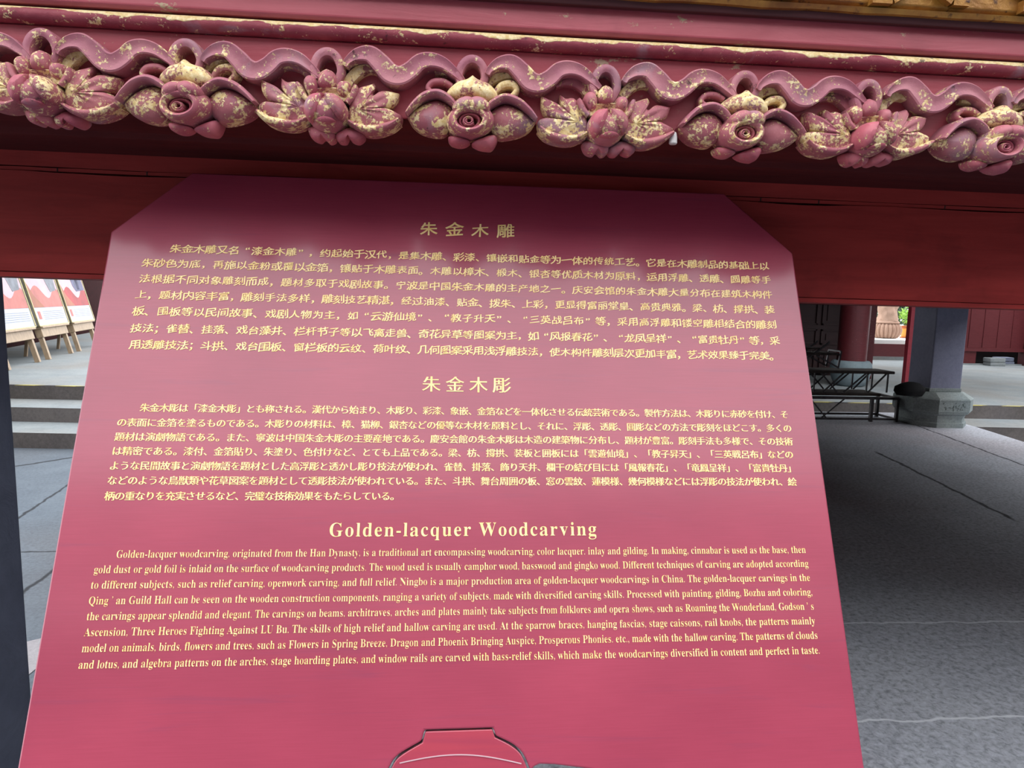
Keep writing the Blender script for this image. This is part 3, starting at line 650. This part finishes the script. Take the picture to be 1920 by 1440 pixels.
def foliage(name, mat, par, c, r, n, ls, seed):
    rnd = random.Random(seed); m = MB()
    for k in range(n):
        d = Vector((rnd.gauss(0, 1), rnd.gauss(0, 1), rnd.gauss(0, .8))).normalized()*r*rnd.uniform(.3, 1); p = Vector(c)+d
        u = Vector((rnd.uniform(-1, 1), rnd.uniform(-1, 1), rnd.uniform(-.4, .8))).normalized(); v = u.cross(Vector((rnd.uniform(-1, 1), rnd.uniform(-1, 1), .5))).normalized(); l = ls*rnd.uniform(.7, 1.3)
        nn = u.cross(v)*l*.15
        m.add([p-u*l, p+v*l*.4+nn, p+u*l, p-v*l*.4+nn, p-nn*.3], [(0, 1, 4), (1, 2, 4), (2, 3, 4), (3, 0, 4)])
    return m.build(name, mat, par)
foliage('foliage', M_green, pl, (0, 0, .62), .25, 220, .05, 3)
m = MB()
for k in range(7): m.bar((random.uniform(-.05, .05), random.uniform(-.05, .05), .33), (random.uniform(-.15, .15), random.uniform(-.15, .15), .62), .012)
m.build('stem', M_green, pl)
sb = thing('shrub', 'dark grey green shrub in the bright garden behind the potted plant', 'shrub', (14.2, 21.0, -.1))
foliage('foliage', M_dgreen, sb, (0, 0, 1.25), .75, 420, .13, 5)
m = MB(); m.lathe([(.06, 0), (.04, .9)], n=12); m.build('stem', M_plank, sb)

# ------------------------------------------------------------------ exhibition panels on easels along the left corridor
tilt = R_(14)
upv = (-nl*math.sin(tilt)+Vector((0, 0, 1))*math.cos(tilt)).normalized(); outv = (nl*math.cos(tilt)+Vector((0, 0, 1))*math.sin(tilt)).normalized()
def easel_panel(base, wd, label, elabel, scheme, leg_in=(.18, .98)):
    """base: foot of the near leg on the platform; panel rests on a crossbar"""
    Mx = Matrix((dl, -outv, upv)).transposed().to_4x4(); Mx.translation = base
    t = thing('wooden_easel', elabel, 'easel', mat=Mx, group='wooden easels along the left corridor')
    a, b = .10, 1.42
    for x in (a, b): m = MB(); m.bar((x, 0, 0), (x, 0, 1.9), .085, .07); m.build('leg', M_easel, t)
    m = MB(); m.box((a-.06, -.06, .40), (b+.06, .05, .56)); m.build('crossbar', M_easel, t, bevel=.006)
    m = MB(); m.box((a-.10, -.11, .555), (b+.10, .05, .585)); m.build('shelf', M_easel, t, bevel=.004)
    m = MB(); back = -math.tan(tilt)*0; m.bar((wd*.44, .10, 1.3), (wd*.44, .55, .10), .05); m.build('rear_leg', M_easel, t)
    P = Mx.copy(); P.translation = Vector(base)-dl*.05+upv*.587+outv*.075
    p = thing('exhibition_panel', label, 'display panel', mat=P, group='exhibition panels on easels'); H = 1.5
    m = MB(); m.box((0, -.0, 0), (wd, .03, H)); m.build('board', M_paper, p)
    m = MB()
    for bx in (((0, -.012, 0), (.03, .035, H)), ((wd-.03, -.012, 0), (wd, .035, H)), ((0, -.012, 0), (wd, .035, .02))): m.box(*bx)
    m.build('frame', M_frame, p)
    def shape(pts, mat, k, name): m = MB(); m.prism([(x*wd, -.0015*k, z) for x, z in pts], (0, -.0015, 0)); m.build(name, mat, p)
    c1, c2, figs = scheme
    shape([(.03, .34), (.97, .34), (.97, 1.48), (.03, 1.48)], M_pinkprint, 1, 'picture')
    hill = [(.03, .34), (.97, .34), (.97, .60)]+[(.97-.94*i/16, .60+.10*math.sin(i*.62+.6)+.10*(i/16)**3) for i in range(17)]
    shape(hill, c1, 2, 'coloured_hill')
    shape([(.03, .34), (.36, .34), (.14, .56), (.03, .80)], c2, 3, 'coloured_hill')
    for pts, mt in figs: shape(pts, mt, 3, 'printed_figure')
    shape([(.09, .13), (.17, .13), (.17, .27), (.09, .27)], M_coral, 1, 'red_seal')
    for i in range(5): shape([(.25, .12+.035*i), (.92, .12+.035*i), (.92, .127+.035*i), (.25, .127+.035*i)], M_greyprint, 1, 'printed_line')
F1 = [([(.42, 1.48), (.70, .62), (.90, .66), (.95, 1.0), (.92, 1.48)], M_slateprint), ([(.55, 1.48), (.62, .9), (.68, .95), (.66, 1.48)], M_whiteprint), ([(.80, 1.48), (.86, .95), (.92, .9), (.9, 1.48)], M_whiteprint)]
F2 = [([(.40, 1.48), (.52, .75), (.60, .64), (.95, .68), (.93, 1.48)], M_navyprint), ([(.62, 1.48), (.68, .68), (.78, .7), (.76, 1.48)], M_blackprint)]
E2 = ground(88, 675); E3 = ground(153, 656); E1 = ground(50, 683)
d2 = dl
easel_panel(E2, 1.70, 'exhibition panel with grey dressed figures above a coral hill, middle one', 'wooden easel carrying the middle exhibition panel', (M_coral, M_orangeprint, F1))
easel_panel(E2+dl*1.86, 1.70, 'exhibition panel with navy figures above a deep red hill, next to the sign', 'wooden easel carrying the panel next to the sign', (M_redprint, M_orangeprint, F2))
easel_panel(E2-dl*1.86, 1.70, 'exhibition panel half hidden by the slate column at the left', 'wooden easel half hidden by the slate column', (M_coral, M_orangeprint, F1))

# ------------------------------------------------------------------ the information sign
TB = .406676
SO = Vector((.00908, .75548, CAMZ+.12596)); ST = Vector((0, math.sin(TB), math.cos(TB))); SN = Vector((0, -math.cos(TB), math.sin(TB)))
SM = Matrix((Vector((1, 0, 0)), -SN, ST)).transposed().to_4x4(); SM.translation = SO
sign = thing('information_sign', 'slanted crimson lacquered sign board with gold text in three languages', 'sign', mat=SM)
notch = [(-.0609, -.5673), (-.0541, -.5581), (-.0341, -.5476), (-.0316, -.539), (.0278, -.5388), (.0301, -.5452), (.044, -.5518), (.0531, -.5592), (.059, -.5709)]
nt_s = smooth_open(notch[:3], 5)[:-1]+[notch[2], notch[3], notch[4], notch[5]]+smooth_open(notch[5:], 5)[1:]
lft = [(-.36, -.072), (-.36, -.64), (-.30, -.64), (-.285, -.605), (-.2, -.588), (-.104, -.5745), (-.080, -.5705), (-.068, -.5702), (-.0625, -.572)]
rgt = [(.0605, -.5725), (.0636, -.5698), (.0678, -.5682), (.0808, -.569), (.104, -.5722), (.2, -.588), (.285, -.605), (.30, -.64), (.36, -.64), (.36, -.072), (.289, 0), (-.289, 0)]
ol = lft+nt_s+rgt
m = MB(); m.prism([(x, 0, z) for x, z in ol], (0, .018, 0)); board = m.build('board', M_lac, sign, bevel=.0016)
ins = [(x*(1-.0016/.06)-.0000, z-.0013) for x, z in nt_s]
tong = ins+[(.066, -.60), (.060, -.66), (.0, -.69), (-.060, -.66), (-.066, -.60)]
m = MB(); m.prism([(x, .0012, z) for x, z in tong], (0, .016, 0)); m.build('tongue_panel', M_lac2, sign, bevel=.0008)
m = MB(); arc = [(-.052+.104*i/20, -.5640+.0058*math.sin(math.pi*i/20)-.0035*(i/20)**2) for i in range(21)]
for i in range(20): m.bar((arc[i][0], .0008, arc[i][1]), (arc[i+1][0], .0008, arc[i+1][1]), .0007, .0008)
m.build('incised_arc', M_pinkprint, sign)
# back rail and legs that carry the board
m = MB(); m.box((-.30, .018, -.50), (.30, .045, -.44)); m.build('back_rail', M_dark, sign)
def to_local(p): return SM.inverted() @ Vector(p)
for sx_ in (-.30, .30):
    m = MB(); a = Vector((sx_, .03, -.10)); g = SM @ Vector((sx_, .03, -.60)); k = g+(-ST)*(g.z/ST.z)*1.0
    m.bar(a, to_local((k.x, k.y, .0)), .045, .022, up=(0, 1, 0)); m.build('front_leg', M_dark, sign)
    r0 = SM @ Vector((sx_*.8, .03, -.25)); m = MB(); m.bar(to_local(r0), to_local((r0.x, r0.y+.28, 0)), .035, .02, up=(0, 1, 0)); m.build('rear_leg', M_dark, sign)

# lettering: flat glyphs thickened, weighted and laid on the board
def glyph_mesh(txt, resu=3):
    c = D.curves.new('tmp', 'FONT'); c.body = txt; c.resolution_u = resu; o = D.objects.new('tmp', c); COL.objects.link(o)
    me = D.meshes.new_from_object(o.evaluated_get(bpy.context.evaluated_depsgraph_get()))
    D.objects.remove(o); D.curves.remove(c)
    bm = bmesh.new(); bm.from_mesh(me); D.meshes.remove(me)
    bmesh.ops.remove_doubles(bm, verts=bm.verts, dist=1e-4)
    return bm
def weight(bm, dx, dy):
    """move outlines outwards by dx sideways and dy up and down"""
    off = {}
    for e in bm.edges:
        if len(e.link_faces) != 1: continue
        a, b = e.verts; d = (b.co-a.co).xy
        if d.length < 1e-7: continue
        n = Vector((-d.y, d.x)).normalized(); fc = e.link_faces[0].calc_center_median(); mid = (a.co+b.co)/2
        if (fc.xy-mid.xy).dot(n) > 0: n = -n
        for v in (a, b): off.setdefault(v, []).append(n)
    for v, ns in off.items():
        s = sum(ns, Vector((0, 0))); 
        if s.length < 1e-4: continue
        s.normalize(); v.co.x += s.x*dx; v.co.y += s.y*dy
def flat(bm):
    bm.verts.ensure_lookup_table(); bm.verts.index_update()
    vs = [tuple(v.co.xy) for v in bm.verts]; fs = [[v.index for v in f.verts] for f in bm.faces]
    be = [(e.verts[0].index, e.verts[1].index) for e in bm.edges if len(e.link_faces) == 1]; return vs, fs, be
GC = {}
def glyph(ch, style):
    if (ch, style) not in GC:
        bm = glyph_mesh(ch)
        if style == 'kai': weight(bm, .015, .006)
        elif style == 'ming': weight(bm, .024, -.010)
        elif style == 'mingbig': weight(bm, .018, -.012)
        elif style == 'kaibig': weight(bm, .012, .014)
        elif style == 'title': weight(bm, -.010, -.002)
        GC[(ch, style)] = flat(bm); bm.free()
    return GC[(ch, style)]
TH = .0005
def emit(m, vs2, fs, be):
    n = len(vs2); vs = [(x, -TH, z) for x, z in vs2]+[(x, .0004, z) for x, z in vs2]
    m.add(vs, list(fs)+[(a, b, b+n, a+n) for a, b in be])
def finish(m, name):
    me = D.meshes.new(name); me.from_pydata(m.v, [], m.f); me.materials.append(M_text); me.update()
    o = D.objects.new(name, me); COL.objects.link(o); o.parent = sign; return o
QUO = '“”‘’'
def cjk_line(txt, u0, u1, v, em, style, name='text_line', squash=1.0):
    """glyph centres run evenly from u0 to u1; v is the middle height of the line"""
    m = MB(); n = len(txt); adv = (u1-u0)/(n-1); rnd = random.Random(hash(len(txt))*7+int(v*1e4))
    for i, ch in enumerate(txt):
        if ch in '　 ': continue
        vs, fs, be = glyph(ch, style); cx = .5; e = em
        if ch in QUO: cx = (max(p[0] for p in vs)+min(p[0] for p in vs))/2+(-.18 if ch == '“' else .18); 
        if style.startswith('kai'):
            sh, ry, k, dz = .02+rnd.uniform(-.04, .04), .10+rnd.uniform(-.03, .03), rnd.uniform(.93, 1.06), rnd.uniform(-.02, .02)
            pts = []
            for x, y in vs:
                a, b = x-cx, y-.38
                if style == 'kai': b += .10*a*(1-abs(a))*1.0; a *= (1+.10*(-b)) ; b -= .05*math.cos(a*3.0)
                pts.append((u0+adv*i+e*k*(a+sh*b*.7), v+e*squash*(k*(b+ry*a)+dz)))
        else: pts = [(u0+adv*i+e*(x-cx), v+e*squash*(y-.38)) for x, y in vs]
        emit(m, pts, fs, be)
    return finish(m, name)
CN = ['朱金木雕又名“漆金木雕”，约起始于汉代，是集木雕、彩漆、镶嵌和贴金等为一体的传统工艺。它是在木雕制品的基础上以',
 '朱砂色为底，再施以金粉或覆以金箔，镶贴于木雕表面。木雕以樟木、椴木、银杏等优质木材为原料，运用浮雕、透雕、圆雕等手',
 '法根据不同对象雕刻而成，题材多取于戏剧故事。宁波是中国朱金木雕的主产地之一。庆安会馆的朱金木雕大量分布在建筑木构件',
 '上，题材内容丰富，雕刻手法多样，雕刻技艺精湛，经过油漆、贴金、拨朱、上彩，更显得富丽堂皇、高贵典雅。梁、枋、撑拱、装',
 '板、围板等以民间故事、戏剧人物为主，如“云游仙境”、“教子升天”、“三英战吕布”等，采用高浮雕和镂空雕相结合的雕刻',
 '技法；雀替、挂落、戏台藻井、栏杆节子等以飞禽走兽、奇花异草等图案为主，如“风报春花”、“龙凤呈祥”、“富贵牡丹”等，采',
 '用透雕技法；斗拱、戏台围板、窗栏板的云纹、荷叶纹、几何图案采用浅浮雕技法，使木构件雕刻层次更加丰富，艺术效果臻于完美。']
CNP = [(-.2942, .3248, -.0884), (-.3195, .3252, -.1051), (-.3197, .3244, -.1224), (-.3209, .3247, -.1397), (-.321, .325, -.1571), (-.3206, .3262, -.1751), (-.3192, .3241, -.192)]
JP = ['朱金木彫は「漆金木彫」とも称される。漢代から始まり、木彫り、彩漆、象嵌、金箔などを一体化させる伝統芸術である。製作方法は、木彫りに赤砂を付け、そ',
 'の表面に金箔を塗るものである。木彫りの材料は、樟、猫柳、銀杏などの優等な木材を原料とし、それに、浮彫、透彫、圓彫などの方法で彫刻をほどこす。多くの',
 '題材は演劇物語である。また、寧波は中国朱金木彫の主要産地である。慶安会館の朱金木彫は木造の建築物に分布し、題材が豊富。彫刻手法も多様で、その技術',
 'は精密である。漆付、金箔貼り、朱塗り、色付けなど、とても上品である。梁、枋、撐拱、装板と囲板には「雲遊仙境」、「教子昇天」、「三英戦呂布」などの',
 'ような民間故事と演劇物語を題材とした高浮彫と透かし彫り技法が使われ、雀替、掛落、飾り天井、欄干の結び目には「風報春花」、「竜鳳呈祥」、「富貴牡丹」',
 'などのような鳥獣類や花草図案を題材として透彫技法が使われている。また、斗拱、舞台周囲の板、窓の雲紋、蓮模様、幾何模様などには浮彫の技法が使われ、絵',
 '柄の重なりを充実させるなど、完璧な技術効果をもたらしている。']
JPP = [(-.3016, .3265, -.2555), (-.3203, .328, -.2699), (-.3202, .3274, -.2836), (-.3206, .3263, -.297), (-.3209, .3273, -.3107), (-.3208, .326, -.3243), (-.321, -.0643, -.3385)]
EN_ = ['Golden-lacquer woodcarving, originated from the Han Dynasty, is a traditional art encompassing woodcarving, color lacquer. inlay and gilding. In making, cinnabar is used as the base, then',
 'gold dust or gold foil is inlaid on the surface of woodcarving products. The wood used is usually camphor wood, basswood and gingko wood. Different techniques of carving are adopted according',
 'to different subjects, such as relief carving, openwork carving, and full relief. Ningbo is a major production area of golden-lacquer woodcarvings in China. The golden-lacquer carvings in the',
 'Qing ’ an Guild Hall can be seen on the wooden construction components, ranging a variety of subjects, made with diversified carving skills. Processed with painting, gilding, Bozhu and coloring,',
 'the carvings appear splendid and elegant. The carvings on beams, architraves, arches and plates mainly take subjects from folklores and opera shows, such as Roaming the Wonderland, Godson ’ s',
 'Ascension, Three Heroes Fighting Against LU Bu. The skills of high relief and hallow carving are used. At the sparrow braces, hanging fascias, stage caissons, rail knobs, the patterns mainly',
 'model on animals, birds, flowers and trees, such as Flowers in Spring Breeze, Dragon and Phoenix Bringing Auspice, Prosperous Phonies. etc., made with the hallow carving. The patterns of clouds',
 'and lotus, and algebra patterns on the arches, stage hoarding plates, and window rails are carved with bass-relief skills, which make the woodcarvings diversified in content and perfect in taste.']
ENP = [(-.3072, .3308, -.391), (-.3242, .3317, -.404), (-.3248, .3315, -.417), (-.3245, .3318, -.4302), (-.3242, .3315, -.4431), (-.3244, .3312, -.4561), (-.3241, .3315, -.4689), (-.3246, .3317, -.482)]
def serif(s):                                         # letters of the serif alphabet
    out = ''
    for c in s:
        if 'a' <= c <= 'z': out += chr(0x1D41A+ord(c)-97)
        elif 'A' <= c <= 'Z': out += chr(0x1D400+ord(c)-65)
        else: out += c
    return out
def en_line(txt, u0, u1, v, em, thin, name='text_line', gap=0.0):
    m = MB()
    if gap:                                            # letter-spaced title: each letter on its own
        x = 0; cells = []
        for c in txt:
            if c == ' ': x += .30; continue
            vs, fs, be = glyph(serif(c), 'title'); lo, hi = min(p[0] for p in vs), max(p[0] for p in vs)
            cells.append((vs, fs, be, x-lo)); x += hi-lo+gap
        allx_ = [p[0]+d for vs, fs, be, d in cells for p in vs]; a, b = min(allx_), max(allx_); k = (u1-u0)/(b-a)
        for vs, fs, be, d in cells: emit(m, [(u0+(p[0]+d-a)*k, v+em*p[1]) for p in vs], fs, be)
    else:
        bm = glyph_mesh(serif(txt), 2); weight(bm, thin, thin*.3); vs, fs, be = flat(bm); bm.free()
        a, b = min(p[0] for p in vs), max(p[0] for p in vs); k = (u1-u0)/(b-a)
        emit(m, [(u0+(x-a)*k, v+em*y) for x, y in vs], fs, be)
    return finish(m, name)
cjk_line('朱金木雕', -.0398, .0419, -.0566, .0195, 'kaibig', 'title_text', .85)
for s_, (a, b, v) in zip(CN, CNP): cjk_line(s_, a, b, v, .0117, 'kai', squash=.86)
cjk_line('朱金木彫', -.033, .0369, -.2283, .0188, 'mingbig', 'title_text', .93)
for s_, (a, b, v) in zip(JP, JPP): cjk_line(s_, a, b, v, .0094, 'ming', squash=.95)
en_line('Golden-lacquer Woodcarving', -.1227, .1261, -.3755, .0180, 0, 'title_text', gap=.14)
for s_, (a, b, v) in zip(EN_, ENP): en_line(s_, a, b, v-.0021, .0096, -.026)
